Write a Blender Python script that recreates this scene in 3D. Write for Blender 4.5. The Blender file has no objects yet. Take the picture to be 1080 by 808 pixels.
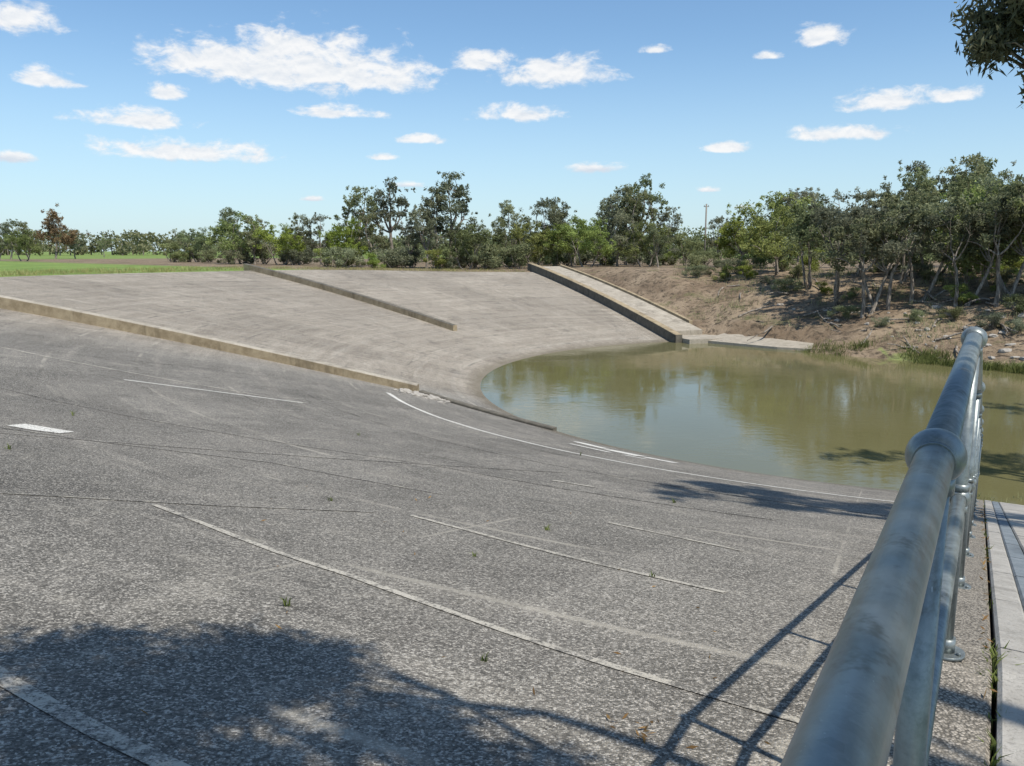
import bpy, bmesh, math, random
import numpy as np
from mathutils import Vector
rnd = random.Random(5)
sc = bpy.context.scene
H = 5.4
C = (15.1, 32.9); R0 = 16.4

# ------------------------------------------------------------ helpers
def sm(t):
    t = min(1.0, max(0.0, t)); return t*t*(3-2*t)
def interp(x, xs, ys):
    if x <= xs[0]: return ys[0]
    for i in range(len(xs)-1):
        if x <= xs[i+1]:
            t = (x-xs[i])/(xs[i+1]-xs[i]); return ys[i]+(ys[i+1]-ys[i])*sm(t)
    return ys[-1]
def crestR(ph): return interp(ph, [109,143,178,245], [40,41,39,40.5])
def crestZ(ph): return interp(ph, [109,143,178,245], [3.6,4.05,4.22,4.5])
def prof(t):
    if t < 0: return t*1.25
    return t*(1+.25*(1-t))
def polar(x, y):
    dx, dy = x-C[0], y-C[1]
    return math.hypot(dx, dy), math.degrees(math.atan2(dy, dx)) % 360
def xy(r, ph):
    return C[0]+r*math.cos(math.radians(ph)), C[1]+r*math.sin(math.radians(ph))
def apron_rp(r, ph):
    R = crestR(ph); return crestZ(ph)*prof((r-R0)/(R-R0))
def apron_z(x, y):
    r, ph = polar(x, y); return apron_rp(r, ph)
WD = (.515, .857); WN = (.857, -.515)
def wxy(s, o): return WD[0]*s+WN[0]*o, WD[1]*s+WN[1]*o
def path_z(s): return 4.05 if s < 2.95 else max(.3, 4.05-.235*(s-2.95))
def hnoise(x, y):
    return (math.sin(x*.31+1.3*math.sin(y*.17))+math.sin(y*.27+1.7*math.sin(x*.13+2))+.5*math.sin(x*.9+y*.7)+.4*math.sin(x*.5-y*1.1))/2.9

def mesh_obj(name, verts, faces, mat=None, smooth=False, uv=None, mats=None, midx=None):
    me = bpy.data.meshes.new(name)
    me.from_pydata(verts, [], faces); me.update()
    if uv:
        l = me.uv_layers.new(name="UVMap")
        for p in me.polygons:
            for li in p.loop_indices: l.data[li].uv = uv[me.loops[li].vertex_index]
    for m in (mats or ([mat] if mat else [])): me.materials.append(m)
    if midx is not None: me.polygons.foreach_set("material_index", midx)
    if smooth: me.polygons.foreach_set("use_smooth", [True]*len(me.polygons))
    ob = bpy.data.objects.new(name, me); sc.collection.objects.link(ob)
    return ob

class NT:
    def __init__(s, tree): s.t = tree; s.t.nodes.clear()
    def n(s, typ, ins=None, **kw):
        nd = s.t.nodes.new(typ)
        for k, v in kw.items(): setattr(nd, k, v)
        for k, v in (ins or {}).items():
            if isinstance(v, bpy.types.NodeSocket): s.t.links.new(v, nd.inputs[k])
            else: nd.inputs[k].default_value = v
        return nd
    def m(s, op, a, b=0.0, c=0.0, clamp=False):
        nd = s.n('ShaderNodeMath', {0: a, 1: b, 2: c}, operation=op, use_clamp=clamp); return nd.outputs[0]
    def mix(s, f, a, b, blend='MIX'):
        nd = s.t.nodes.new('ShaderNodeMix'); nd.data_type = 'RGBA'; nd.blend_type = blend
        for sock, v in ((nd.inputs[0], f), (nd.inputs[6], a), (nd.inputs[7], b)):
            if isinstance(v, bpy.types.NodeSocket): s.t.links.new(v, sock)
            else: sock.default_value = v if not isinstance(v, tuple) or len(v) == 4 else (*v, 1)
        return nd.outputs[2]
    def ramp(s, f, lo, hi):
        nd = s.n('ShaderNodeMapRange', {0: f, 1: lo, 2: hi, 3: 0.0, 4: 1.0}, interpolation_type='SMOOTHSTEP'); return nd.outputs[0]
    def noise(s, vec, scale, detail=3, rough=.6, dist=0.0):
        return s.n('ShaderNodeTexNoise', {'Vector': vec, 'Scale': scale, 'Detail': detail, 'Roughness': rough, 'Distortion': dist}).outputs[0]
    def mapv(s, vec, scale=(1,1,1), loc=(0,0,0)):
        return s.n('ShaderNodeMapping', {'Vector': vec, 'Scale': scale, 'Location': loc}).outputs[0]
def new_mat(name):
    m = bpy.data.materials.new(name); m.use_nodes = True
    return m, NT(m.node_tree)
def finish(nt, col, rough=.85, bump=None, bstr=.4, bdist=.01, metal=0.0, spec=.3):
    ins = {'Base Color': col if isinstance(col, bpy.types.NodeSocket) else (*col, 1), 'Roughness': rough, 'Metallic': metal, 'Specular IOR Level': spec}
    b = nt.n('ShaderNodeBsdfPrincipled', ins)
    if bump is not None:
        bp = nt.n('ShaderNodeBump', {'Height': bump, 'Strength': bstr, 'Distance': bdist})
        nt.t.links.new(bp.outputs[0], b.inputs['Normal'])
    o = nt.n('ShaderNodeOutputMaterial'); nt.t.links.new(b.outputs[0], o.inputs[0])
    return b

# ------------------------------------------------------------ materials
def apron_group(nt):
    """weathered exposed-aggregate concrete; UV = (half degrees of arc, radius metres)"""
    uv = nt.n('ShaderNodeTexCoord').outputs['UV']
    pos = nt.n('ShaderNodeNewGeometry').outputs['Position']
    sep = nt.n('ShaderNodeSeparateXYZ', {0: uv})
    u, v = sep.outputs[0], sep.outputs[1]
    big = nt.noise(pos, .24, 4, .65)
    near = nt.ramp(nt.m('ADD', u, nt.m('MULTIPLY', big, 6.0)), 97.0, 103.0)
    mid = nt.noise(pos, 1.3, 5, .72)
    streak = nt.noise(nt.mapv(uv, (.16, 1.9, 1)), 1.0, 5, .75)
    streak2 = nt.noise(nt.mapv(uv, (2.4, .22, 1), (7, 3, 0)), 1.0, 4, .7)
    fine = nt.noise(pos, 34, 3, .8)
    patch = nt.noise(pos, 6.0, 5, .8)
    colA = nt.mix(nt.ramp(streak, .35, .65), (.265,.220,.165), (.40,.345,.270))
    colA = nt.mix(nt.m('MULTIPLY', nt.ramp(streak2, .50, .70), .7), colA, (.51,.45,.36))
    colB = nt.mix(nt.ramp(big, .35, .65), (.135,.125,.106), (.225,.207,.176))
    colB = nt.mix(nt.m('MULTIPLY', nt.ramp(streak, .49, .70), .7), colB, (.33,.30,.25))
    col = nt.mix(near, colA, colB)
    col = nt.mix(nt.ramp(mid, .5, .3), col, nt.mix(.5, col, (.058,.053,.045)))
    col = nt.mix(nt.m('MULTIPLY', nt.ramp(mid, .54, .68), .45), col, (.40,.365,.30))
    vor = nt.n('ShaderNodeTexVoronoi', {'Vector': pos, 'Scale': 95.0, 'Randomness': 1.0})
    peb = vor.outputs['Distance']
    pc = nt.n('ShaderNodeSeparateColor', {0: vor.outputs['Color']}).outputs[0]
    col = nt.mix(nt.m('MULTIPLY', nt.ramp(pc, .60, .9), .72), col, (.56,.515,.44))
    col = nt.mix(nt.m('MULTIPLY', nt.ramp(pc, .30, .12), .5), col, (.045,.042,.036))
    col = nt.mix(nt.m('MULTIPLY', nt.ramp(fine, .55, .42), .55), col, (.045,.042,.036))
    col = nt.mix(nt.m('MULTIPLY', nt.ramp(patch, .55, .74), .40), col, (.42,.385,.32))
    col = nt.mix(nt.m('MULTIPLY', nt.ramp(patch, .44, .30), .38), col, (.07,.064,.054))
    wob = nt.m('MULTIPLY', nt.m('SUBTRACT', mid, .5), .10)
    fa = nt.m('ABSOLUTE', nt.m('SUBTRACT', nt.m('FRACT', nt.m('DIVIDE', nt.m('ADD', v, wob), 2.05)), .5))
    la = nt.ramp(fa, .03, .008)
    fr = nt.m('ABSOLUTE', nt.m('SUBTRACT', nt.m('FRACT', nt.m('DIVIDE', nt.m('ADD', u, nt.m('MULTIPLY', wob, .3)), 3.1)), .5))
    lr = nt.ramp(fr, .009, .003)
    brk = nt.ramp(nt.noise(pos, .5, 3, .7), .45, .6)
    jm = nt.m('MULTIPLY', nt.m('MAXIMUM', la, lr), brk)
    jc = nt.mix(nt.ramp(big, .45, .55), (.065,.06,.05), (.40,.365,.30))
    col = nt.mix(nt.m('MULTIPLY', jm, .6), col, jc)
    wn = nt.n('ShaderNodeTexWhiteNoise', {'Vector': nt.n('ShaderNodeCombineXYZ', {0: nt.m('FLOOR', nt.m('DIVIDE', u, 3.1)), 1: nt.m('FLOOR', nt.m('DIVIDE', v, 4.1))}).outputs[0]}, noise_dimensions='2D').outputs[0]
    ptone = nt.m('ADD', nt.m('MULTIPLY', wn, .2), .9)
    col = nt.mix(1.0, col, nt.n('ShaderNodeCombineColor', {0: ptone, 1: ptone, 2: ptone}).outputs[0], 'MULTIPLY')
    wet = nt.ramp(nt.m('ADD', v, nt.m('MULTIPLY', mid, .8)), 17.6, 16.9)
    col = nt.mix(nt.m('MULTIPLY', wet, .6), col, (.13,.108,.07))
    h = nt.m('ADD', nt.m('MULTIPLY', peb, -.8), fine)
    return col, h, pos, mid, fine

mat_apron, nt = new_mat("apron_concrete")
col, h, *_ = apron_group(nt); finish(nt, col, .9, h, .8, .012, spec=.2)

def worn_line(name, c, cover):
    m, nt = new_mat(name)
    col, h, pos, mid, fine = apron_group(nt)
    w = nt.noise(pos, 3.2, 5, .8)
    f = nt.ramp(w, .5-cover, .62-cover)
    f = nt.m('MULTIPLY', f, nt.ramp(fine, .36, .5))
    lc = nt.mix(mid, tuple(k*.75 for k in c), c)
    finish(nt, nt.mix(f, col, lc), .85, h, .5, .01)
    return m
mat_white = worn_line("worn_white_line", (.74,.71,.63), .22)
mat_mortar = worn_line("joint_mortar", (.50,.46,.38), .1)
mat_faint = worn_line("faint_mortar", (.42,.385,.31), -.02)

def concrete(name, c1, c2, sc1=3.0, rough=.85):
    m, nt = new_mat(name)
    pos = nt.n('ShaderNodeNewGeometry').outputs['Position']
    a = nt.noise(pos, sc1, 5, .7); b = nt.noise(pos, sc1*14, 3, .7)
    stain = nt.noise(nt.mapv(pos, (1.5,1.5,.4)), .8, 4, .7)
    col = nt.mix(nt.ramp(a, .3, .7), c1, c2)
    col = nt.mix(nt.m('MULTIPLY', nt.ramp(stain, .5, .68), .6), col, tuple(k*.45 for k in c1))
    col = nt.mix(nt.m('MULTIPLY', nt.ramp(b, .5, .32), .5), col, tuple(k*.5 for k in c1))
    finish(nt, col, rough, nt.m('ADD', a, b), .4, .008)
    return m
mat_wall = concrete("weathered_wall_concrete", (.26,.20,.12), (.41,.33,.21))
mat_wall_dark = concrete("dark_wall_concrete", (.10,.09,.07), (.17,.15,.115))  # darker wall tone; carries the far wall face's shade in its colour
mat_ramp = concrete("ramp_concrete", (.31,.27,.21), (.44,.39,.31), 1.2)
mat_path = concrete("path_concrete", (.29,.27,.235), (.42,.395,.35), 5)
mat_strip = concrete("bluestone_strip", (.15,.175,.19), (.22,.245,.26), 6)

m, nt = new_mat("pebbled_wall_top"); mat_peb = m
pos = nt.n('ShaderNodeNewGeometry').outputs['Position']
vor = nt.n('ShaderNodeTexVoronoi', {'Vector': pos, 'Scale': 110.0})
pc = nt.n('ShaderNodeSeparateColor', {0: vor.outputs['Color']}).outputs[0]
col = nt.mix(pc, (.13,.115,.09), (.44,.39,.32))
col = nt.mix(nt.ramp(vor.outputs['Distance'], .35, .75), col, (.09,.08,.065))
col = nt.mix(nt.m('MULTIPLY', nt.ramp(nt.noise(pos, 5, 4), .5, .7), .5), col, (.36,.32,.26))
finish(nt, col, .9, nt.m('MULTIPLY', vor.outputs['Distance'], -1.0), .8, .005)

m, nt = new_mat("galvanised_steel"); mat_galv = m
pos = nt.n('ShaderNodeNewGeometry').outputs['Position']
a = nt.noise(pos, 22, 5, .75); b = nt.noise(pos, 160, 2, .6)
sp = nt.n('ShaderNodeTexVoronoi', {'Vector': pos, 'Scale': 110.0})
spc = nt.n('ShaderNodeSeparateColor', {0: sp.outputs['Color']}).outputs[0]
col = nt.mix(nt.ramp(a, .35, .65), (.165,.185,.18), (.26,.285,.275))
col = nt.mix(nt.m('MULTIPLY', spc, .18), col, (.38,.41,.40))
col = nt.mix(nt.m('MULTIPLY', nt.ramp(nt.noise(pos, 9, 5, .8), .54, .66), .75), col, (.105,.105,.085))
scr = nt.noise(nt.mapv(pos, (240, 240, 30)), 1.0, 3, .7)
col = nt.mix(nt.m('MULTIPLY', nt.ramp(scr, .66, .74), .5), col, (.5,.52,.5))
bs = finish(nt, col, .42, b, .15, .001, metal=.5, spec=.5)
nt.t.links.new(nt.m('ADD', nt.m('MULTIPLY', a, .35), .2), bs.inputs['Roughness'])

m, nt = new_mat("natural_ground"); mat_ground = m
pos = nt.n('ShaderNodeNewGeometry').outputs['Position']
g = nt.n('ShaderNodeAttribute', attribute_name="grass").outputs['Fac']
n1 = nt.noise(pos, .25, 5, .7); n2 = nt.noise(pos, 2.5, 5, .75); n3 = nt.noise(pos, 14, 3, .8)
dirt = nt.mix(nt.ramp(n1, .35, .65), (.16,.112,.070), (.31,.235,.155))
dirt = nt.mix(nt.ramp(n2, .53, .36), dirt, (.065,.048,.031))
dirt = nt.mix(nt.m('MULTIPLY', nt.ramp(n3, .57, .72), .6), dirt, (.42,.345,.245))
dirt = nt.mix(nt.m('MULTIPLY', nt.ramp(nt.noise(pos, .55, 4, .7), .55, .66), .55), dirt, (.115,.12,.045))
gr = nt.mix(nt.ramp(n1, .38, .62), (.13,.21,.04), (.21,.29,.065))
gr = nt.mix(nt.ramp(n2, .52, .7), gr, (.27,.28,.10))
gr = nt.mix(nt.m('MULTIPLY', nt.ramp(n3, .5, .35), .5), gr, (.07,.10,.03))
f = nt.ramp(nt.m('ADD', g, nt.m('MULTIPLY', nt.m('SUBTRACT', n2, .5), .6)), .35, .65)
finish(nt, nt.mix(f, dirt, gr), .95, nt.m('ADD', n2, nt.m('MULTIPLY', n3, .4)), .9, .12)

m, nt = new_mat("murky_water"); mat_water = m
pos = nt.n('ShaderNodeNewGeometry').outputs['Position']
w1 = nt.noise(nt.mapv(pos, (1, 1.6, 1)), 2.4, 4, .6); w2 = nt.noise(pos, .3, 3, .5)
col = nt.mix(w2, (.128,.118,.050), (.160,.146,.068))
bs = finish(nt, col, .03, nt.m('MULTIPLY', w1, nt.m('ADD', nt.m('MULTIPLY', nt.ramp(w2, .4, .6), .8), .3)), .11, .05, spec=.5)
bs.inputs['IOR'].default_value = 1.36

def leaf_mat(name, dark, light, trans=.35):
    m, nt = new_mat(name)
    att = nt.n('ShaderNodeAttribute', attribute_name="tone").outputs['Fac']
    rn = nt.n('ShaderNodeObjectInfo').outputs['Random']
    c = nt.mix(att, dark, light)
    hs = nt.n('ShaderNodeHueSaturation', {'Hue': nt.m('ADD', nt.m('MULTIPLY', rn, .045), .470), 'Saturation': nt.m('ADD', nt.m('MULTIPLY', nt.m('FRACT', nt.m('MULTIPLY', rn, 7.3)), .4), .68), 'Value': nt.m('ADD', nt.m('MULTIPLY', nt.m('FRACT', nt.m('MULTIPLY', rn, 3.7)), .6), .72), 'Color': c})
    d = nt.n('ShaderNodeBsdfDiffuse', {'Color': hs.outputs[0]})
    t = nt.n('ShaderNodeBsdfTranslucent', {'Color': hs.outputs[0]})
    a = nt.n('ShaderNodeMixShader', {0: trans, 1: d.outputs[0], 2: t.outputs[0]})
    o = nt.n('ShaderNodeOutputMaterial'); nt.t.links.new(a.outputs[0], o.inputs[0])
    return m
mat_leaf = leaf_mat("gum_leaves", (.115,.135,.065), (.275,.295,.155))
mat_leaf2 = leaf_mat("wattle_leaves", (.12,.155,.038), (.29,.345,.095))
mat_dry = leaf_mat("dry_leaves", (.22,.14,.06), (.38,.26,.10))
mat_grassb = leaf_mat("grass_blades", (.13,.15,.045), (.36,.35,.15), .3)
mat_reed = leaf_mat("reed_blades", (.08,.12,.03), (.20,.25,.07), .3)
m, nt = new_mat("gum_bark"); mat_bark = m
pos = nt.n('ShaderNodeTexCoord').outputs['Object']
a = nt.noise(nt.mapv(pos, (6,6,1.2)), 2, 4, .7)
finish(nt, nt.mix(nt.ramp(a, .35, .7), (.10,.083,.065), (.38,.33,.27)), .9)
m, nt = new_mat("pale_rock"); mat_rock = m
pos = nt.n('ShaderNodeNewGeometry').outputs['Position']; a = nt.noise(pos, 8, 4)
finish(nt, nt.mix(a, (.20,.18,.15), (.50,.46,.40)), .9, a, .6, .02)
m, nt = new_mat("pole_timber"); mat_pole = m
finish(nt, nt.mix(nt.noise(nt.n('ShaderNodeNewGeometry').outputs['Position'], 5), (.16,.14,.12), (.30,.27,.23)), .85)

# ------------------------------------------------------------ apron
def build_apron():
    nr, na = 76, 300
    V, F, UV = [], [], []
    for i in range(nr+1):
        t = -.13 + 1.13*i/nr
        for j in range(na+1):
            k = j/na
            ph = 109+136*k
            for _ in range(4):
                r = R0+t*(crestR(ph)-R0)
                pe = 329-math.degrees(math.acos(3.9/r))
                ph = 109+(pe-109)*k
            r = R0+t*(crestR(ph)-R0)
            x, y = xy(r, ph)
            V.append((x, y, apron_rp(r, ph))); UV.append((ph*.5, r))
    for i in range(nr):
        for j in range(na):
            a = i*(na+1)+j; F.append((a, a+na+1, a+na+2, a+1))
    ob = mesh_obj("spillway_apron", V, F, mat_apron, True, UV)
    me = ob.data
    if me.polygons[0].normal.z < 0: me.flip_normals()
build_apron()

def strip(name, pts_rp, w, mat, dz=.006, seg=.35, jag=.12):
    P = []
    for (r0, p0), (r1, p1) in zip(pts_rp[:-1], pts_rp[1:]):
        L = math.hypot(r1-r0, math.radians(p1-p0)*(r0+r1)/2); n = max(2, int(L/seg))
        for i in range(n): P.append((r0+(r1-r0)*i/n, p0+(p1-p0)*i/n))
    P.append(pts_rp[-1])
    XY = [xy(*p) for p in P]
    V, F, UV = [], [], []
    for i, (x, y) in enumerate(XY):
        a = XY[max(0, i-1)]; b = XY[min(len(XY)-1, i+1)]
        tx, ty = b[0]-a[0], b[1]-a[1]; l = math.hypot(tx, ty); nx, ny = -ty/l, tx/l
        wv = .012*math.sin(i*.9)+.01*math.sin(i*.37+1)
        for s in (1, -1):
            ww = w/2*(1+rnd.uniform(-jag, jag))
            X, Y = x+nx*(ww*s+wv), y+ny*(ww*s+wv)
            r, ph = polar(X, Y)
            V.append((X, Y, apron_rp(r, ph)+dz)); UV.append((ph*.5, r))
    for i in range(len(XY)-1):
        F.append((2*i, 2*i+1, 2*i+3, 2*i+2))
    ob = mesh_obj(name, V, F, mat, False, UV)
    if ob.data.polygons[0].normal.z < 0: ob.data.flip_normals()
strip("painted_line", [(20.5,201.5),(20.6,225),(20.8,249)], .14, mat_white)
strip("mortar_joint", [(31.7,234.6),(32.0,239.5),(32.6,245.2)], .06, mat_mortar)
strip("mortar_joint", [(29.9,237.4),(30.4,243.6)], .06, mat_mortar)
strip("mortar_joint", [(28.3,240.2),(28.6,243.2)], .05, mat_mortar)
strip("mortar_joint", [(34.15,233),(34.3,239.2),(34.5,244.5)], .085, mat_mortar)
strip("mortar_joint", [(32.8,232.5),(30.1,236.8)], .05, mat_faint)
strip("mortar_joint", [(30.9,203.2),(24.2,213.5)], .09, mat_mortar)
strip("mortar_joint", [(28.1,211.0),(24.3,213.6)], .11, mat_white)
strip("mortar_joint", [(31.5,226.1),(24.4,234.5)], .06, mat_faint)
strip("mortar_joint", [(31.0,215),(26.5,232),(26,243)], .06, mat_faint)
strip("mortar_joint", [(33,221),(29.0,231),(28.5,236)], .06, mat_faint)
strip("mortar_joint", [(23.5,205),(23.7,246)], .06, mat_faint)
strip("mortar_joint", [(26.9,170),(26.2,190)], .08, mat_faint)
strip("mortar_joint", [(19.0,125),(19.0,190)], .12, mat_faint)
strip("mortar_joint", [(17.5,112),(17.5,196)], .22, mat_faint)
strip("mortar_joint", [(22.5,118),(22.2,186)], .1, mat_faint)
strip("mortar_joint", [(18.6,201),(30,203),(37,202)], .07, mat_faint)
strip("mortar_joint", [(17.5,158),(39,158)], .09, mat_faint)
strip("mortar_joint", [(17.5,172),(38,171)], .09, mat_faint)
strip("mortar_joint", [(17.5,126),(39,126)], .09, mat_faint)
for (r, p0, p1, w) in ((17.75,221,224.6,.36),(17.85,225,228.3,.5),(17.9,228.7,231.5,.4),(18.6,223,227,.2),(18.5,228,230,.18)):
    strip("repair_patch", [(r,p0),(r,p1)], w, mat_white, .008, jag=.3)
r1, p1 = polar(-6.95,11.0); r2, p2 = polar(-6.15,10.85)
strip("repair_patch", [(r1,p1),(r2,p2)], .36, mat_white, .008, jag=.3)
r1, p1 = polar(.6,11.7); r2, p2 = polar(1.2,11.4)
strip("repair_patch", [(r1,p1),(r2,p2)], .12, mat_mortar, .008, jag=.3)

def fixn(ob):
    bm = bmesh.new(); bm.from_mesh(ob.data); bmesh.ops.recalc_face_normals(bm, faces=bm.faces); bm.to_mesh(ob.data); bm.free()
def wall(name, P0, P1, w, h0, h1, mat, zfn=apron_z, dz_under=.6, n=40, cap=None):
    V, F, MI = [], [], []
    dx, dy = P1[0]-P0[0], P1[1]-P0[1]; l = math.hypot(dx, dy); nx, ny = -dy/l, dx/l
    for i in range(n+1):
        t = i/n; x, y = P0[0]+dx*t, P0[1]+dy*t; z = zfn(x, y); h = h0+(h1-h0)*t
        for s, zz in ((-1, z-dz_under), (-1, z+h-.03), (-.85, z+h), (.85, z+h), (1, z+h-.03), (1, z-dz_under)):
            V.append((x+nx*w/2*s, y+ny*w/2*s, zz))
    for i in range(n):
        for k in range(5):
            a = i*6+k; F.append((a, a+1, a+7, a+6)); MI.append(1 if k in (1,2,3) and cap else 0)
    F.append(tuple(range(6))[::-1]); MI.append(0)
    F.append(tuple(n*6+k for k in range(6))); MI.append(0)
    ob = mesh_obj(name, V, F, None, False, mats=[mat, cap or mat], midx=MI)
    fixn(ob); return ob
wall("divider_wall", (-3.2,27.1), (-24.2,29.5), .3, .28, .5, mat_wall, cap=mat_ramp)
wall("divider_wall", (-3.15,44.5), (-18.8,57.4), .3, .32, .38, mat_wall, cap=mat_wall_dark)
wall("apron_kerb", (-3.1,27.0), (1.3,23.9), .22, .1, .1, mat_wall_dark)
fd = (math.cos(math.radians(109)), math.sin(math.radians(109))); fn = (fd[1], -fd[0])
def fpt(r, o): return C[0]+fd[0]*r+fn[0]*o, C[1]+fd[1]*r+fn[1]*o
def fz(x, y):
    r = (x-C[0])*fd[0]+(y-C[1])*fd[1]; return apron_rp(r, 109)
wall("training_wall", fpt(15.8,0), fpt(41.5,0), .45, .6, .62, mat_wall_dark, fz, 1.2, cap=mat_wall)  # face away from the sun: shade painted in with the dark concrete
def slab(name, r0, r1, o0, o1, dz, mat, zfn, n=30):
    V, F = [], []
    for i in range(n+1):
        r = r0+(r1-r0)*i/n
        for o in (o0, o1):
            x, y = fpt(r, o); z = zfn(r)+dz; V.append((x, y, z)); V.append((x, y, z-1.6))
    for i in range(n):
        a = i*4
        F += [(a, a+2, a+6, a+4), (a, a+4, a+5, a+1), (a+2, a+3, a+7, a+6)]
    F += [(0,1,3,2), (n*4, n*4+2, n*4+3, n*4+1)]
    fixn(mesh_obj(name, V, F, mat))
slab("boat_ramp", 17.4, 41, .24, 2.6, .35, mat_ramp, lambda r: apron_rp(r,109))
slab("kerb_wall", 19.0, 41, 2.61, 2.85, .5, mat_wall, lambda r: apron_rp(r,109))
slab("landing_slab", 15.0, 17.38, .24, 3.4, 0.0, mat_ramp, lambda r: .26, 2)
# long landing that follows the shoreline, tapering into the bank
def pq(p, q): return .73*q+.68*p, .68*q-.73*p
V = []
for (p, q, z) in ((-27.4,41.0,.16),(-22.6,41.25,.13),(-20.9,41.9,.12),(-21.4,43.1,.30),(-27.4,43.6,.42)):
    x, y = pq(p, q); V += [(x, y, z), (x, y, -1.2)]
n5 = 5
fixn(mesh_obj("landing_slab", V, [(0,2,4,6,8),(1,3,5,7,9)]+[(2*i,2*i+1,2*((i+1)%n5)+1,2*((i+1)%n5)) for i in range(n5)], mat_ramp))

# ------------------------------------------------------------ near training wall + path + handrail
def run(name, o0, o1, s0, s1, dz, depth, mat, n=40, bevel=.012):
    V, F = [], []
    for i in range(n+1):
        s = s0+(s1-s0)*i/n; z = path_z(s)+dz
        for o, zz in ((o0, z-depth), (o0, z-bevel), (o0+bevel, z), (o1-bevel, z), (o1, z-bevel), (o1, z-depth)):
            x, y = wxy(s, o); V.append((x, y, zz))
    for i in range(n):
        for k in range(5):
            a = i*6+k; F.append((a, a+1, a+7, a+6))
    F.append(tuple(range(6))[::-1]); F.append(tuple(n*6+k for k in range(6)))
    fixn(mesh_obj(name, V, F, mat))
run("training_wall", -.17, .085, -8, 18.4, 0, 2.6, mat_peb, 80)
s = -7.7
while s < 18.2:
    e = min(18.3, s+1.2)
    run("path_kerb", .10, .222, s, e, .012+rnd.uniform(-.004,.004), .5, mat_path, 4)
    run("path_edging", .227, .345, s+.02, e, .006+rnd.uniform(-.003,.003), .5, mat_strip, 4)
    run("footpath", .352, 2.1, s, e, .01+rnd.uniform(-.002,.004), .5, mat_path, 4)
    s = e+.012

def tube(bm, a, b, r, seg=24):
    a, b = Vector(a), Vector(b); d = b-a
    q = d.to_track_quat('Z', 'Y')
    ra, rb = [], []
    for i in range(seg):
        an = 2*math.pi*i/seg; v = q @ Vector((math.cos(an)*r, math.sin(an)*r, 0))
        ra.append(bm.verts.new(a+v)); rb.append(bm.verts.new(b+v))
    for i in range(seg):
        f = bm.faces.new((ra[i], ra[(i+1)%seg], rb[(i+1)%seg], rb[i])); f.smooth = True
    bm.faces.new(ra[::-1]); bm.faces.new(rb)
def ball(bm, c, r):
    g = bmesh.ops.create_uvsphere(bm, u_segments=32, v_segments=20, radius=r)
    for v in g['verts']:
        v.co += Vector(c)
        for f in v.link_faces: f.smooth = True
bm = bmesh.new()
ST = [2.95+1.74*k for k in range(-3, 9)]
OR = -.055
tops = []
for s in ST:
    x, y = wxy(s, OR); b = path_z(s); t = Vector((x, y, b+1.075)); mdl = Vector((x, y, b+.55)); base = Vector((x, y, b))
    tops.append((t, mdl))
    ball(bm, t, .038); ball(bm, mdl, .034)
    tube(bm, base+Vector((0,0,.03)), t-Vector((0,0,.02)), .0212)
    for cc in (t, mdl):
        tube(bm, cc-Vector((0,0,.05)), cc-Vector((0,0,.025)), .0265)
    tube(bm, mdl+Vector((0,0,.025)), mdl+Vector((0,0,.048)), .0265)
    tube(bm, base+Vector((0,0,.0)), base+Vector((0,0,.012)), .06, 32)
    tube(bm, base+Vector((0,0,.012)), base+Vector((0,0,.06)), .029)
    for k in range(4):
        an = k*math.pi/2+.6; p = base+Vector((math.cos(an)*.045, math.sin(an)*.045, .012))
        tube(bm, p, p+Vector((0,0,.01)), .008, 6)
for (a, am), (b, bm2) in zip(tops[:-1], tops[1:]):
    for p, q, rr in ((a, b, .0242), (am, bm2, .0212)):
        d = (q-p).normalized()
        tube(bm, p+d*.015, q-d*.015, rr, 40)
        tube(bm, p+d*.028, p+d*.040, rr+.002, 40); tube(bm, q-d*.040, q-d*.028, rr+.002, 40)
me = bpy.data.meshes.new("handrail"); bm.to_mesh(me); bm.free(); me.materials.append(mat_galv)
hr = bpy.data.objects.new("handrail", me); sc.collection.objects.link(hr)

# ------------------------------------------------------------ ground
def sd_water(x, y):
    r = math.hypot(x-C[0], y-C[1])-R0
    q = .73*x+.68*y; p = .68*x-.73*y
    a = max(r, q-41.3)
    b = max(17-q, q-41.3, -13.7-p)
    return min(a, b)
def ground_z(x, y):
    sd = sd_water(x, y) + .5*hnoise(x*1.7, y*1.7)
    if sd < 0: z = max(-1.6, sd*.35)
    else:
        z = 3.95*(1-(1-min(1, sd/17))**1.6)
        if sd < 20: z += .18*hnoise(x*2.1+3, y*2.1)
    q = .73*x+.68*y; p = .68*x-.73*y
    r, ph = polar(x, y); s = WD[0]*x+WD[1]*y; o = WN[0]*x+WN[1]*y
    inap = 107 < ph < 300 and o < -.05 and not (ph > 250 and r < 18)
    if inap:
        R = crestR(ph); zc = crestZ(ph)
        if r < R-.2: z = apron_rp(r, ph)-.55
        else:
            k = sm((r-R+.2)/1.3)
            z = (zc-.55)*(1-k)+(zc-.02)*k
            far = sm((r-R)/60)
            z = z*(1-far)+3.95*far
    if o >= -.05 and -30 < s < 30 and y < 26:
        zp = path_z(s)-.25
        k = 1-sm((o-2.2)/3.5)
        if s > 18.4: k *= 1-sm((s-18.4)/1.0)
        z = z*(1-k)+zp*k
    rr = (x-C[0])*fd[0]+(y-C[1])*fd[1]; oo = (x-C[0])*fn[0]+(y-C[1])*fn[1]
    if -1 < oo < 6 and rr > 13:
        zz = min(apron_rp(rr,109), 3.7)+.1
        if oo < 3.2: z = min(zz-.1 if rr > 17.4 else -.2, z if rr < 17.4 else 99)
        else:
            k = 1-sm((oo-3.2)/2.8); z = z*(1-k)+zz*k if rr > 17.5 else z
    if 39 < q < 43.4 and -29 < p < -20.6 and oo > 2.9: z = min(z, .02+max(0, q-42)*.12)
    return z
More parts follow.
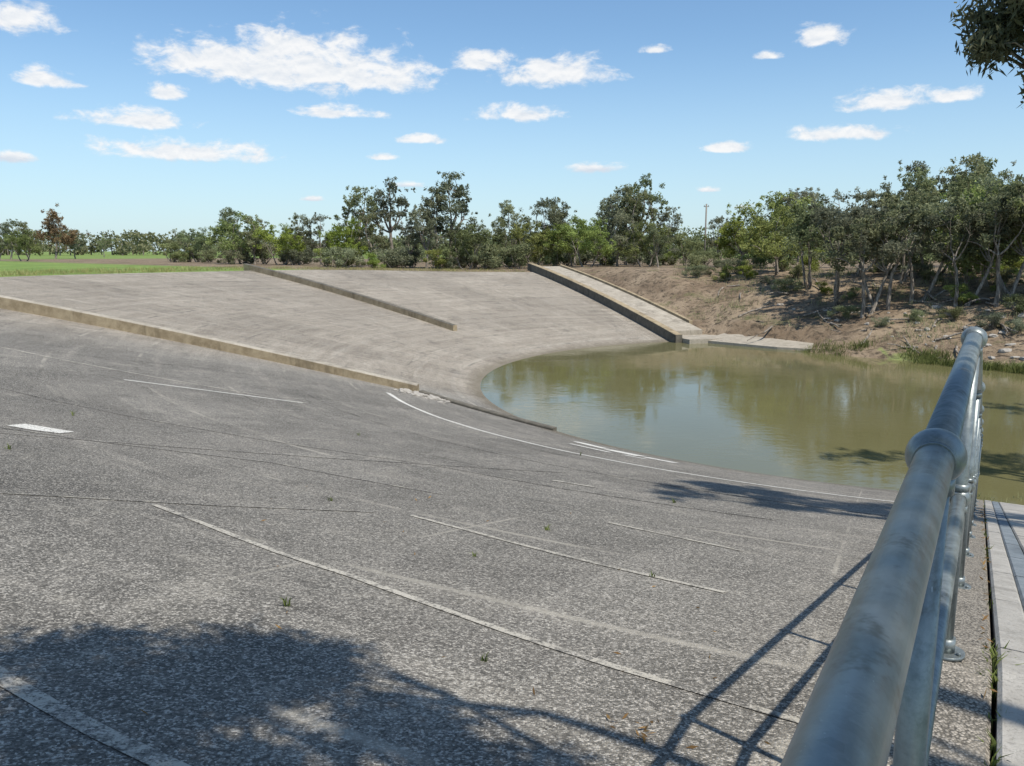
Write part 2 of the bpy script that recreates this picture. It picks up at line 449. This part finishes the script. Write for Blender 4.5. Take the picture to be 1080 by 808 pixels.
def axis(c):
    a = [0.0]; st = .9
    while a[-1] < 3200:
        if a[-1] > 62: st *= 1.13
        a.append(a[-1]+st)
    return [c-v for v in a[:0:-1]]+[c+v for v in a]
xs, ys = axis(C[0]-5), axis(C[1]+5)
V, GR = [], []
for y in ys:
    for x in xs:
        V.append((x, y, ground_z(x, y)))
        r, ph = polar(x, y)
        g = 0.0
        if 120 < ph < 260: g = sm((ph-128)/16)
        if r > 150: g = max(g, .6)
        if sd_water(x, y) < 1.2 and x > 19: g = max(g, .5)
        GR.append(g)
nx = len(xs); F = [(j*nx+i, j*nx+i+1, (j+1)*nx+i+1, (j+1)*nx+i) for j in range(len(ys)-1) for i in range(nx-1)]
g = mesh_obj("ground", V, F, mat_ground, True)
at = g.data.attributes.new("grass", 'FLOAT', 'POINT'); at.data.foreach_set("value", GR)
mesh_obj("water", [(-60,-160,0),(220,-160,0),(220,70,0),(-60,70,0)], [(0,1,2,3)], mat_water)

# ------------------------------------------------------------ vegetation
class MB:
    def __init__(s): s.v=[]; s.f=[]; s.mi=[]; s.tone=[]; s.nv=0
    def tubes(s, pts, rads, seg=6, mi=0):
        P = [np.array(p, float) for p in pts]; base = s.nv; n = len(P)
        for i in range(n):
            d = P[min(n-1,i+1)]-P[max(0,i-1)]; d /= np.linalg.norm(d)+1e-9
            a = np.cross(d, (1,0,0) if abs(d[0])<.8 else (0,1,0)); a /= np.linalg.norm(a); b = np.cross(d, a)
            for k in range(seg):
                an = 2*math.pi*k/seg; s.v.append(P[i]+(a*math.cos(an)+b*math.sin(an))*rads[i]); s.tone.append(.5)
        s.nv += n*seg
        for i in range(n-1):
            for k in range(seg):
                s.f.append((base+i*seg+k, base+i*seg+(k+1)%seg, base+(i+1)*seg+(k+1)%seg, base+(i+1)*seg+k)); s.mi.append(mi)
    def leaves(s, rs, c, rad, n, ll, lw, mi=1, tone=.5, hollow=.3, droop=.6):
        d = rs.normal(size=(n,3)); d /= np.linalg.norm(d, axis=1)[:,None]
        rr = (hollow+(1-hollow)*rs.random(n)**.6)[:,None]
        lump = 1+.25*np.sin(d[:,0]*5+c[0]*3)*np.cos(d[:,1]*5+c[1]*2)+.15*np.sin(d[:,2]*9+c[2])
        p = np.array(c)+d*rr*np.array(rad)*lump[:,None]+rs.normal(size=(n,3))*.09*np.mean(rad)
        ax = rs.normal(size=(n,3)); ax[:,2] = ax[:,2]*.6-droop; ax /= np.linalg.norm(ax, axis=1)[:,None]
        sd = np.cross(ax, rs.normal(size=(n,3))); sd /= np.linalg.norm(sd, axis=1)[:,None]+1e-9
        sz = (.6+.8*rs.random(n))[:,None]
        a = p-ax*ll*sz*.5; b = p+sd*lw*sz*.5; cc = p+ax*ll*sz*.5; e = p-sd*lw*sz*.5
        q = np.stack([a,b,cc,e],1).reshape(-1,3)
        base = s.nv; s.v.extend(q); s.nv += 4*n
        tt = np.clip(tone+rs.normal(size=n)*.16+ (d[:,2])*.12, 0, 1)
        s.tone.extend(np.repeat(tt,4))
        s.f.extend([(base+4*i, base+4*i+1, base+4*i+2, base+4*i+3) for i in range(n)]); s.mi.extend([mi]*n)
    def mesh(s, name, mats):
        me = bpy.data.meshes.new(name)
        v = np.array(s.v, dtype=np.float32)
        me.vertices.add(len(v)); me.vertices.foreach_set("co", v.ravel())
        f = np.array(s.f, dtype=np.int32)
        me.loops.add(f.size); me.loops.foreach_set("vertex_index", f.ravel())
        me.polygons.add(len(f)); me.polygons.foreach_set("loop_start", np.arange(0, f.size, 4, dtype=np.int32))
        me.polygons.foreach_set("material_index", np.array(s.mi, dtype=np.int32))
        me.update(calc_edges=True)
        at = me.attributes.new("tone", 'FLOAT', 'POINT'); at.data.foreach_set("value", np.array(s.tone, dtype=np.float32))
        for m in mats: me.materials.append(m)
        return me
def bend(rs, a, b, n=5, k=.08):
    a, b = np.array(a, float), np.array(b, float); L = np.linalg.norm(b-a)
    out = []
    off = rs.normal(size=3)*k*L
    for i in range(n+1):
        t = i/n; out.append(a+(b-a)*t+off*math.sin(math.pi*t)+rs.normal(size=3)*.012*L*(0<i<n))
    return out
def make_tree(seed, Ht=8.0, spread=2.8, fork=.3, limbs=5, subs=4, lpc=300, crown_lo=.45, ll=.21, lw=.08, cr=.7, leafmat=None, trunks=1):
    rs = np.random.RandomState(seed); mb = MB()
    for tr in range(trunks):
        lean = rs.normal(size=2)*.35*(1 if trunks == 1 else 2.2)
        fk = np.array((lean[0], lean[1], Ht*fork*rs.uniform(.85,1.15)))
        r0 = .17*Ht/8/(trunks**.4)
        tp = bend(rs, (lean[0]*.1*trunks, lean[1]*.1*trunks, -.3), fk, 5, .05)
        mb.tubes(tp, [r0*(1.25-.5*i/5) for i in range(6)], 8)
        L = max(2, limbs//trunks)
        for l in range(L):
            an = 2*math.pi*(l+rs.uniform(-.3,.3))/L+tr
            up = rs.uniform(crown_lo, .98) if l else .97
            rad = spread*rs.uniform(.45,1.0)*(1.15-.65*max(0,(up-.5)/.5)) if l else spread*.2
            end = np.array((fk[0]+math.cos(an)*rad, fk[1]+math.sin(an)*rad, Ht*up-cr*.5))
            lp = bend(rs, fk, end, 6, .1)
            mb.tubes(lp, [r0*(.6-.5*i/6) for i in range(7)], 6)
            for q in range(subs):
                t = rs.uniform(.45, 1.0) if q else 1.0
                p0 = lp[int(t*6)]
                e2 = p0+rs.normal(size=3)*np.array((1,1,.7))*spread*.30+np.array((0,0,.25))
                e2[2] = min(e2[2], Ht-cr*.4)
                if q: mb.tubes(bend(rs, p0, e2, 3, .1), [r0*.22, r0*.16, r0*.11, r0*.05], 4)
                else: e2 = end
                c = cr*rs.uniform(.45,1.05)
                mb.leaves(rs, e2, (c, c, c*rs.uniform(.55,1.0)), int(lpc*(c/cr)**2), ll, lw, 1, rs.uniform(.1,.9))
                for _ in range(4):
                    e3 = e2+rs.normal(size=3)*c*np.array((.95,.95,.8))
                    mb.leaves(rs, e3, (c*.4,)*3, int(lpc*.13), ll, lw, 1, rs.uniform(.1,.95), hollow=0)
    return mb.mesh("gum_tree_mesh%d" % seed, [mat_bark, leafmat or mat_leaf])
def make_shrub(seed, Ht=3.2, W=2.2, n=16, lpc=230, leafmat=None):
    rs = np.random.RandomState(seed); mb = MB()
    for i in range(n):
        an = rs.uniform(0, 6.28); rr = W*rs.uniform(0,.8); z = rs.uniform(.1,.85)*Ht*(1-.35*(rr/W)**2)
        c = rs.uniform(.35,.8)
        e = (math.cos(an)*rr, math.sin(an)*rr, z)
        if i < 9: mb.tubes(bend(rs, (rs.normal()*.2, rs.normal()*.2, -.2), e, 4, .08), [.06,.05,.035,.025,.012], 5)
        mb.leaves(rs, e, (c, c, c*.8), lpc, .18, .075, 1, rs.uniform(.1,.9))
    return mb.mesh("shrub_mesh%d" % seed, [mat_bark, leafmat or mat_leaf])
gums = [make_tree(11), make_tree(12, spread=3.0, fork=.25, limbs=6), make_tree(13, spread=2.4, limbs=6, crown_lo=.45),
        make_tree(14, spread=2.8, trunks=2, limbs=6, crown_lo=.5, fork=.3), make_tree(15, spread=2.6, fork=.35, limbs=5, crown_lo=.55, lpc=250)]
talls = [make_tree(21, spread=1.8, fork=.42, limbs=6, crown_lo=.5, cr=.6, lpc=210), make_tree(22, spread=1.7, fork=.38, limbs=6, crown_lo=.48, cr=.58, lpc=200),
         make_tree(23, spread=2.1, fork=.35, limbs=7, subs=3, crown_lo=.5, cr=.6, lpc=210)]
wats = [make_tree(31, Ht=6, spread=2.4, fork=.18, limbs=8, crown_lo=.3, cr=.8, lpc=320, leafmat=mat_leaf2),
        make_tree(32, Ht=6, spread=2.5, fork=.22, limbs=8, crown_lo=.4, cr=.75, lpc=300, leafmat=mat_leaf2, trunks=2)]
drk = [make_tree(41, Ht=6.5, spread=2.5, fork=.40, limbs=8, subs=4, crown_lo=.58, cr=.7, lpc=270, trunks=3), make_tree(42, Ht=6.5, spread=2.4, fork=.42, limbs=8, subs=3, crown_lo=.58, cr=.7, lpc=280, trunks=2)]
shr = [make_shrub(51), make_shrub(52, 2.6, 2.6), make_shrub(53, 3.6, 2.0, leafmat=mat_leaf2)]
dryt = make_tree(61, Ht=6, spread=2.2, limbs=6, crown_lo=.4, leafmat=mat_dry)
def plant(name, me, nom, x, y, ht, wide=1.0):
    ob = bpy.data.objects.new(name, me); sc.collection.objects.link(ob)
    s = ht/nom; ob.location = (x, y, ground_z(x, y)-.05); ob.scale = (s*wide, s*wide, s); ob.rotation_euler = (rnd.uniform(-.04,.04), rnd.uniform(-.04,.04), rnd.uniform(0, 6.28))
    return ob
def T(tanaz, Y): return tanaz*Y, Y
L = [ # kind, tan azimuth, forward distance, height
 ('g',-.615,150,7.0),('dry',-.56,150,8.8),('g',-.59,140,6.4),('g',-.535,155,5.4),('g',-.63,120,5.4),('w',-.60,118,4.6),('g',-.50,190,5.4),
 ('g',-.41,115,4.6),('w',-.385,108,4.6),('g',-.35,100,6.6),('w',-.33,96,6.0),('g',-.315,94,5.6),('w',-.285,90,4.6),('g',-.262,92,5.8),
 ('g',-.235,90,5.6),('t',-.190,86,8.6),('t',-.148,90,9.8),('w',-.20,84,5.0),('g',-.175,83,5.6),('g',-.125,84,6.0),('t',-.092,82,8.3),('t',-.075,84,9.9),('g',-.105,80,6.0),
 ('w',-.055,80,4.6),('g',-.045,84,5.4),('g',-.02,82,4.8),('g',.008,84,6.6),('w',.025,80,4.6),('g',.05,88,7.0),('w',.075,79,4.8),('t',.06,92,7.6),
 ('g',.105,88,6.8),('w',.09,76,4.6),('g',.13,77,5.0),('t',.12,82,7.2),('t',.155,88,9.8),('t',.140,86,8.4),('g',.150,84,7.6),('w',.165,76,4.2),('g',.18,74,3.6),
 ('t',.185,88,6.4),('w',.212,80,3.4),('g',.26,80,4.8),('w',.285,74,5.5),('g',.31,74,6.0),('w',.335,66,6.2),('g',.355,64,6.0),('g',.375,68,6.4),('g',.40,70,6.6),
 ('w',.325,60,5.0),('d',.37,54,5.4),
 ('d',.40,50,5.8),('d',.435,46.2,5.9),('d',.465,46.5,6.0),('d',.495,47,5.9),('g',.455,62,6.8),('g',.48,66,7.6),('t',.50,76,9.8),('t',.535,76,10.4),('g',.57,74,9.2),('g',.60,70,8.4),('t',.555,80,10.5),
 ('d',.48,52,6.0),('w',.515,54,5.4),('d',.55,45,5.6),('d',.575,52,6.2),
 ('w',.56,49,5.6),('g',.585,48,6.4),('d',.60,44,6.2),('w',.63,45,6.3),('g',.64,60,7.6),('d',.655,43,7),('g',.69,55,9),('d',.72,43,7),('g',.425,56,6.0)]
for k, ta, Y, h in L:
    x, y = T(ta, Y)
    if k == 'g': plant("gum_tree", rnd.choice(gums), 8, x, y, h)
    elif k == 't': plant("gum_tree", rnd.choice(talls), 8, x, y, h, .95)
    elif k == 'w': plant("wattle_tree", rnd.choice(wats), 6, x, y, h, 1.05)
    elif k == 'd': plant("river_tree", rnd.choice(drk), 6.5, x, y, h, 1.05)
    else: plant("gum_tree", dryt, 6, x, y, h)
for i in range(34):
    ta = -.42+.62*i/33+rnd.uniform(-.01,.01); Y = (108 if ta < -.36 else 92 if ta < -.25 else 81)+rnd.uniform(-3,5)
    x, y = T(ta, Y); r, ph = polar(x, y)
    if r < crestR(ph)+1.5: 
        y += 3; x = ta*y
    plant("shrub", rnd.choice(shr), 3.2, x, y, rnd.uniform(1.6,3.2), 1.15)
for ta, Y, h in ((.225,66,1.6),(.262,60,1.3),(.275,63,1.5),(.29,59,1.2),(.235,72,2.0),(.35,57,1.3),(.385,52,1.0),(.42,50,.9),(.46,44,.8),(.33,62,1.8),(.50,44,.9),(.55,43,1.0),(.60,41,1.1),(.63,40,1.0),(.30,68,2.2),(.37,62,2.0),(.45,57,2.2),(.5,56,2.4),(.56,55,2.4),(.61,54,2.4)):
    x, y = T(ta, Y); plant("shrub", rnd.choice(shr), 3.2, x, y, h, 1.15)
for i in range(26):
    ta = rnd.uniform(.22,.70); q = rnd.uniform(45, 60); Y = q/(.73*ta+.68); x, y = T(ta, Y)
    if (x-C[0])*fn[0]+(y-C[1])*fn[1] < 4.5: continue
    plant("shrub", rnd.choice(shr), 3.2, x, y, rnd.uniform(.5,1.4), 1.2)
rs = np.random.RandomState(9)
mb = MB()
for i in range(150):
    ta = -1.0+1.9*i/149; Y = rs.uniform(260, 330); x, y = ta*Y, Y
    h = rs.uniform(4.5, 9); mb.tubes([(x,y,3.8),(x,y,3.9+h*.5)], [.25,.15], 5)
    for _ in range(8):
        mb.leaves(rs, (x+rs.normal()*4.0, y+rs.normal()*3, 4+h*rs.uniform(.15,.85)), (2.8,2.6,1.5), 60, 1.1, .55, 1, rs.uniform(.1,.7))
ob = bpy.data.objects.new("distant_tree_line", mb.mesh("distant_tree_line", [mat_bark, mat_leaf])); sc.collection.objects.link(ob)
mb = MB()
for i in range(80):
    ta = -.15+1.1*i/79; Y = rs.uniform(100, 130); x, y = ta*Y, Y
    h = rs.uniform(2.6, 5.0); mb.tubes([(x,y,3.5),(x,y,3.9+h*.5)], [.15,.1], 5)
    for _ in range(9):
        mb.leaves(rs, (x+rs.normal()*1.8, y+rs.normal()*1.8, 4+h*rs.uniform(.1,.85)), (1.4,1.4,.9), 80, .4, .2, 1, rs.uniform(.1,.8))
ob = bpy.data.objects.new("distant_tree_line", mb.mesh("distant_tree_line2", [mat_bark, mat_leaf])); sc.collection.objects.link(ob)

def big_tree(seed, base, fork, clumps, dens=2600):
    rs = np.random.RandomState(seed); mb = MB()
    mb.tubes(bend(rs, base, fork, 8, .04), [.38-.02*i for i in range(9)], 12)
    for (x, y, z, r) in clumps:
        e = np.array((x, y, z)); lp = bend(rs, fork, e, 8, .07)
        mb.tubes(lp, [.11-.0125*i for i in range(9)], 7)
        nsub = max(5, int(r*r*8))
        for k in range(nsub):
            d = rs.normal(size=3); d /= np.linalg.norm(d); c = e+d*r*rs.uniform(.2,1.0)*np.array((1,1,.7)); cr = rs.uniform(.2,.4)
            mb.tubes(bend(rs, lp[6+rs.randint(0,3)], c, 3, .1), [.02,.015,.01,.005], 4)
            mb.leaves(rs, c, (cr,cr,cr*.9), int(dens*cr*cr), .13, .034, 1, rs.uniform(.0,.5), hollow=0, droop=.9)
    ob = bpy.data.objects.new("gum_tree", mb.mesh("big_gum%d" % seed, [mat_bark, mat_leaf])); sc.collection.objects.link(ob)
big_tree(1, (6,-3.5,3.6), (5,-2.5,7.5), [(.5,.85,8.6,.48),(.75,1.25,8.7,.34),(1.05,.35,8.8,.48),(.35,.3,8.9,.4),(.0,.95,8.4,.36),(1.55,.75,8.6,.42),(1.9,.35,8.8,.38),(1.95,.0,9.0,.5),(-.25,1.35,8.5,.28),(1.15,1.15,9.2,.40),(2.4,-.4,9.3,.5),(-.8,.1,8.8,.45),(2.6,-1.6,10.2,1.2),(5,-3,11,1.5),(6.5,-4,10.5,1.4),(0,-1.4,10,.7)], 2600)
big_tree(2, (12,6.5,3.4), (10.5,7.5,8.3), [(6.05,10.5,7.9,.45),(6.35,10.5,8.3,.5),(6.6,10.3,7.6,.4),(6.15,10.5,8.5,.55),(6.6,9.8,9.1,.7),(8.0,8.8,10.4,1.1),(6.4,8.3,10.8,.9),(9.0,7.4,11,1.3),(5.6,7.6,10.8,.8),(7.6,9.4,11,1.0),(6.9,8.6,10.0,.7),(7.3,7.4,10.2,.8),(8.2,7.2,9.6,.8),(7.1,7.8,9.6,.6),(8.9,6.6,9.4,.6),(10.5,8,12,1.6),(12.5,6,11.5,1.6),(10,5.5,11,1.3)], 2900)
big_tree(3, (17.5,13,2.8), (16.8,14,8), [(12.9,16.5,10,1.1),(13.8,16,11,1.1),(16,15,10.8,1.4),(14.8,15.2,9.4,1.0),(18,13,11.5,1.7),(17,15.5,12,1.5)], 1700)
big_tree(4, (24,18,1.8), (23,20,8), [(20.7,23.5,9.5,1.2),(21.6,22.4,10.6,1.3),(23,20,11,1.5),(25,19,10.5,1.5)], 1300)

# ------------------------------------------------------------ grass, reeds, weeds, litter, rocks
def blades(name, spots, mat, lean=.35):
    rs = np.random.RandomState(len(spots)); mb = MB()
    for (x, y, z, h, n, rad) in spots:
        a = rs.uniform(0, 6.28, n); rr = rad*np.sqrt(rs.random(n))
        bx, by = x+np.cos(a)*rr, y+np.sin(a)*rr
        tn = rs.uniform(.1,.9)
        for i in range(n):
            hh = h*rs.uniform(.5,1.15); l = rs.normal(size=2)*lean*hh; w = hh*.035+.003; a2 = rs.uniform(0,6.28); dx, dy = math.cos(a2)*w, math.sin(a2)*w
            m1 = (bx[i]+l[0]*.35, by[i]+l[1]*.35, z+hh*.6); tp = (bx[i]+l[0], by[i]+l[1], z+hh)
            b = mb.nv
            mb.v += [(bx[i]-dx, by[i]-dy, z-.02), (bx[i]+dx, by[i]+dy, z-.02), (m1[0]+dx*.7, m1[1]+dy*.7, m1[2]), (m1[0]-dx*.7, m1[1]-dy*.7, m1[2]), (tp[0]+dx*.1, tp[1]+dy*.1, tp[2]), (tp[0]-dx*.1, tp[1]-dy*.1, tp[2])]
            mb.nv += 6; mb.f += [(b,b+1,b+2,b+3),(b+3,b+2,b+4,b+5)]; mb.mi += [0,0]; mb.tone += [min(1,max(0,tn+rs.normal()*.15))]*6
    ob = bpy.data.objects.new(name, mb.mesh(name, [mat])); sc.collection.objects.link(ob)
sp = []
for i in range(380):
    ta = rnd.uniform(.36,.80); q = 41.2+rnd.uniform(-.3,1.3); Y = q/(.73*ta+.68); x, y = T(ta, Y)
    if hnoise(x*4, y*4) < -.15: continue
    sp.append((x, y, max(0, ground_z(x, y)), rnd.uniform(.15,.42)*(1.2 if ta > .42 else .6), 22, .45))
blades("reeds", sp, mat_reed, .5)
sp = []
for i in range(1700):
    q = rnd.uniform(42, 60); ta = rnd.uniform(.2,.75); Y = q/(.73*ta+.68); x, y = T(ta, Y)
    if hnoise(x*3, y*3) < 0 or (x-C[0])*fn[0]+(y-C[1])*fn[1] < 3.4: continue
    if 39 < q < 44 and .68*x-.73*y < -20: continue
    sp.append((x, y, ground_z(x, y), rnd.uniform(.10,.36), 12, .45))
blades("bank_grass", sp, mat_grassb, .5)
sp = []
for i in range(1500):
    ph = rnd.uniform(110,186); r = crestR(ph)+rnd.uniform(.3,1)**2*14; x, y = xy(r, ph)
    if ph < 140 and rnd.random() < .3: continue
    sp.append((x, y, ground_z(x, y), rnd.uniform(.08,.26), 12, .45))
blades("crest_grass", sp, mat_grassb, .5)
sp = []
for i in range(140):
    s = rnd.uniform(16.5, 20.5); o = rnd.uniform(-.3, 5); x, y = wxy(s, o)
    sp.append((x, y, max(0, max(ground_z(x, y), 0)), rnd.uniform(.08,.25), 14, .25))
blades("shore_grass", sp, mat_grassb, .5)
sp = []
for (x, y, h) in ((-1.35,4.55,.07),(-5.9,9.2,.07),(-.15,3.9,.04),(-4.6,5.1,.06),(-7,12.6,.08),(.35,7.6,.05),(2.2,10.5,.06),(-1.9,8.1,.05),(1.1,6.0,.04),(-2.9,14.9,.08),(1.5,17.1,.09),(-.3,6.2,.04)):
    sp.append((x, y, apron_z(x, y), h, 12, .025))
for i in range(30):
    s = rnd.choice((rnd.uniform(1.8,3.2), rnd.uniform(2,9), rnd.uniform(2,16))); x, y = wxy(s, .093)
    sp.append((x, y, path_z(s)-.03, rnd.uniform(.03,.07), 9, .025))
blades("weeds", sp, mat_reed, .6)
rs = np.random.RandomState(77); mb = MB()
for i in range(120):
    if i < 40: x, y = rs.uniform(-3,1.6), rs.uniform(2,9); z = apron_z(x, y)+.012
    elif i < 60: x, y = .55+rs.normal()*.08, 3.2+rs.normal()*.1; z = apron_z(x, y)+.012
    else:
        s = rs.uniform(2.5,14); o = rs.uniform(.05,.1); x, y = wxy(s, o); z = path_z(s)+.012
    o = (WN[0]*x+WN[1]*y)
    if i < 60 and o > -.2: continue
    mb.leaves(rs, (x, y, z), (.01,.01,.003), 1, .045, .011, 0, rs.uniform(.2,1), droop=0)
ob = bpy.data.objects.new("leaf_litter", mb.mesh("leaf_litter", [mat_dry])); sc.collection.objects.link(ob)

def rocks(name, spots, mat):
    bm = bmesh.new()
    for (x, y, z, r) in spots:
        g = bmesh.ops.create_icosphere(bm, subdivisions=2, radius=r)
        sx, sy, sz = rnd.uniform(.7,1.4), rnd.uniform(.7,1.3), rnd.uniform(.4,.8)
        k = [rnd.uniform(2,5) for _ in range(3)]
        for v in g['verts']:
            d = v.co.normalized(); f = 1+.22*math.sin(d.x*k[0]+x)+.2*math.sin(d.y*k[1]+y)*math.cos(d.z*k[2])
            v.co = Vector((v.co.x*sx*f+x, v.co.y*sy*f+y, v.co.z*sz*f+z))
    me = bpy.data.meshes.new(name); bm.to_mesh(me); bm.free(); me.materials.append(mat)
    ob = bpy.data.objects.new(name, me); sc.collection.objects.link(ob)
sp = []
for i in range(70):
    x, y = -2.7+rnd.gauss(0,.6), 26.45+rnd.gauss(0,.3); sp.append((x, y, apron_z(x, y), rnd.uniform(.04,.15)))
rocks("rubble", sp, mat_rock)
sp = []
for i in range(120):
    s = rnd.uniform(17.8, 19.8); o = rnd.uniform(-.6, 6); x, y = wxy(s, o); sp.append((x, y, max(-.05, ground_z(x, y)), rnd.uniform(.08,.28)))
for i in range(140):
    ta = rnd.uniform(.25,.75); q = 41.3+rnd.uniform(-.2,7); Y = q/(.73*ta+.68); x, y = T(ta, Y)
    if (x-C[0])*fn[0]+(y-C[1])*fn[1] < 7.8: continue
    sp.append((x, y, ground_z(x, y), rnd.uniform(.06,.22)))
rocks("bank_rocks", sp, mat_rock)
rs = np.random.RandomState(3); mb = MB()
for i in range(60):
    ta = rs.uniform(.25,.75); q = 42+rs.uniform(0,10); Y = q/(.73*ta+.68); x, y = T(ta, Y)
    if (x-C[0])*fn[0]+(y-C[1])*fn[1] < 5: continue
    a = rs.uniform(0,6.28); l = rs.uniform(.8,2.8); z = ground_z(x, y)
    x2, y2 = x+math.cos(a)*l, y+math.sin(a)*l
    mb.tubes(bend(rs, (x,y,z+.06), (x2,y2,ground_z(x2,y2)+rs.uniform(.1,.6)), 4, .06), [.07,.06,.05,.035,.02], 6)
ob = bpy.data.objects.new("fallen_branches", mb.mesh("fallen_branches", [mat_bark])); sc.collection.objects.link(ob)
bm = bmesh.new()
x, y = .236*78, 78; z = ground_z(x, y)
tube(bm, (x,y,z-.3), (x,y,5.4+4.4), .075, 10); tube(bm, (x-.25,y,9.55), (x+.25,y,9.55), .035, 6)
for k in (-.2,.2): tube(bm, (x+k,y,9.58), (x+k,y,9.7), .03, 6)
me = bpy.data.meshes.new("utility_pole"); bm.to_mesh(me); bm.free(); me.materials.append(mat_pole)
ob = bpy.data.objects.new("utility_pole", me); sc.collection.objects.link(ob)

# ------------------------------------------------------------ world
w = bpy.data.worlds.new("World"); sc.world = w; w.use_nodes = True
try:
    w.cycles.sampling_method = 'MANUAL'; w.cycles.sample_map_resolution = 256
except Exception: pass
nt = NT(w.node_tree)
sky = nt.n('ShaderNodeTexSky', sky_type='NISHITA', sun_disc=False)
sky.sun_elevation = math.radians(60); sky.sun_rotation = math.radians(140); sky.air_density = 1.0; sky.dust_density = .5; sky.ozone_density = 1.5
dirv = nt.n('ShaderNodeTexCoord').outputs['Generated']
sep = nt.n('ShaderNodeSeparateXYZ', {0: dirv})
az = nt.m('MULTIPLY', nt.m('ARCTAN2', sep.outputs[0], sep.outputs[1]), 57.2958)
el = nt.m('MULTIPLY', nt.m('ARCSINE', sep.outputs[2]), 57.2958)
CL = [(-18,11.9,5.2,1.3),(-13.2,12.0,6.0,1.8),(-9.2,11.5,3.9,1.2),(-15.5,13.0,3.2,1.2),(-1.9,12.5,1.9,.7),(2.8,11.8,3.7,1.0),(.3,9.2,2.7,.55),
(-6.3,7.5,1.6,.36),(5.75,5.65,1.8,.38),(-22.1,9.8,1.2,.5),(-24.2,8.1,3.2,.6),(-21.5,6.3,5,.7),(-29,10,1.8,.5),(-30,13.2,2.2,.9),(20.1,13.3,1.7,.7),
(24.3,9.2,2.7,.7),(21.4,7.4,3,.5),(14.4,6.75,1.8,.34),(27.5,9.2,1.4,.5),(-11.9,9.1,2.7,.42),(-8.8,6.3,1.1,.25),(-7.2,4.5,1.2,.25),(9.5,13,.8,.26),
(16.7,12.3,.8,.26),(15.7,2.9,.7,.18),(13.3,4.1,.8,.22),(-13.6,3.5,.8,.2),(-31,5.5,1.5,.35),
(48,9,6,1.4),(-48,10,7,1.6),(35,20,6,2),(-5,24,8,2.5)]
fld = None; bot = None
for (a, e, ww, hh) in CL:
    dx = nt.m('MULTIPLY', nt.m('SUBTRACT', az, a), 1/(ww*1.25))
    dyu = nt.m('MULTIPLY', nt.m('SUBTRACT', el, e-hh*.3), 1/(hh*1.6))
    dy = nt.m('MAXIMUM', dyu, nt.m('MULTIPLY', dyu, -2.1))
    d = nt.m('SUBTRACT', 1.0, nt.m('SQRT', nt.m('MULTIPLY_ADD', dx, dx, nt.m('MULTIPLY', dy, dy))))
    fld = d if fld is None else nt.m('MAXIMUM', fld, d)
    sh = nt.m('SUBTRACT', nt.m('MULTIPLY', dyu, .9), nt.m('MULTIPLY', nt.m('LESS_THAN', d, -.25), 9.0))
    bot = sh if bot is None else nt.m('MAXIMUM', bot, sh)
cv = nt.n('ShaderNodeCombineXYZ', {0: nt.m('MULTIPLY', az, .5), 1: nt.m('MULTIPLY', el, .95), 2: 0.0}).outputs[0]
n1 = nt.noise(cv, 1.0, 8, .63, .25)
n2 = nt.noise(nt.mapv(cv, (1,1,1), (0,-.25,0)), 1.0, 4, .6, .25)
dens = nt.m('ADD', fld, nt.m('MULTIPLY', nt.m('SUBTRACT', n1, .5), 2.2))
mask = nt.m('MULTIPLY', nt.ramp(dens, .0, .66), .95)
shade = nt.m('ADD', nt.m('MULTIPLY', nt.ramp(bot, -.35, .35), .75), nt.m('MULTIPLY', nt.m('SUBTRACT', n1, n2), 2.4), clamp=True)
BG = .14
cc = nt.mix(shade, tuple(k/BG for k in (.68,.745,.83)), tuple(k/BG for k in (.97,.97,.97)))
base = nt.mix(1.0, sky.outputs[0], (.86,1.02,1.10), 'MULTIPLY')
haze = nt.m('MULTIPLY', nt.ramp(el, 15.0, -1.0), .6)
base = nt.mix(haze, base, tuple(k/BG for k in (.58,.76,.92)))
colr = nt.mix(mask, base, cc)
bg = nt.n('ShaderNodeBackground', {'Color': colr, 'Strength': BG})
o = nt.n('ShaderNodeOutputWorld'); nt.t.links.new(bg.outputs[0], o.inputs[0])

sun = bpy.data.lights.new("sun", 'SUN'); sun.energy = 5.0; sun.angle = math.radians(.53); sun.color = (1.0,.95,.87)
so = bpy.data.objects.new("sun", sun); sc.collection.objects.link(so)
so.rotation_euler = Vector((.32,-.385,.866)).to_track_quat('Z','Y').to_euler()

cam = bpy.data.cameras.new("camera"); co = bpy.data.objects.new("camera", cam); sc.collection.objects.link(co)
co.location = (0,0,H); co.rotation_euler = (math.radians(90-9.3), 0, 0)
cam.sensor_width = 36; cam.lens = 36*850/1080; cam.clip_start = .02; cam.clip_end = 8000
sc.camera = co
sc.view_settings.view_transform = 'Standard'; sc.view_settings.look = 'None'; sc.view_settings.exposure = 0
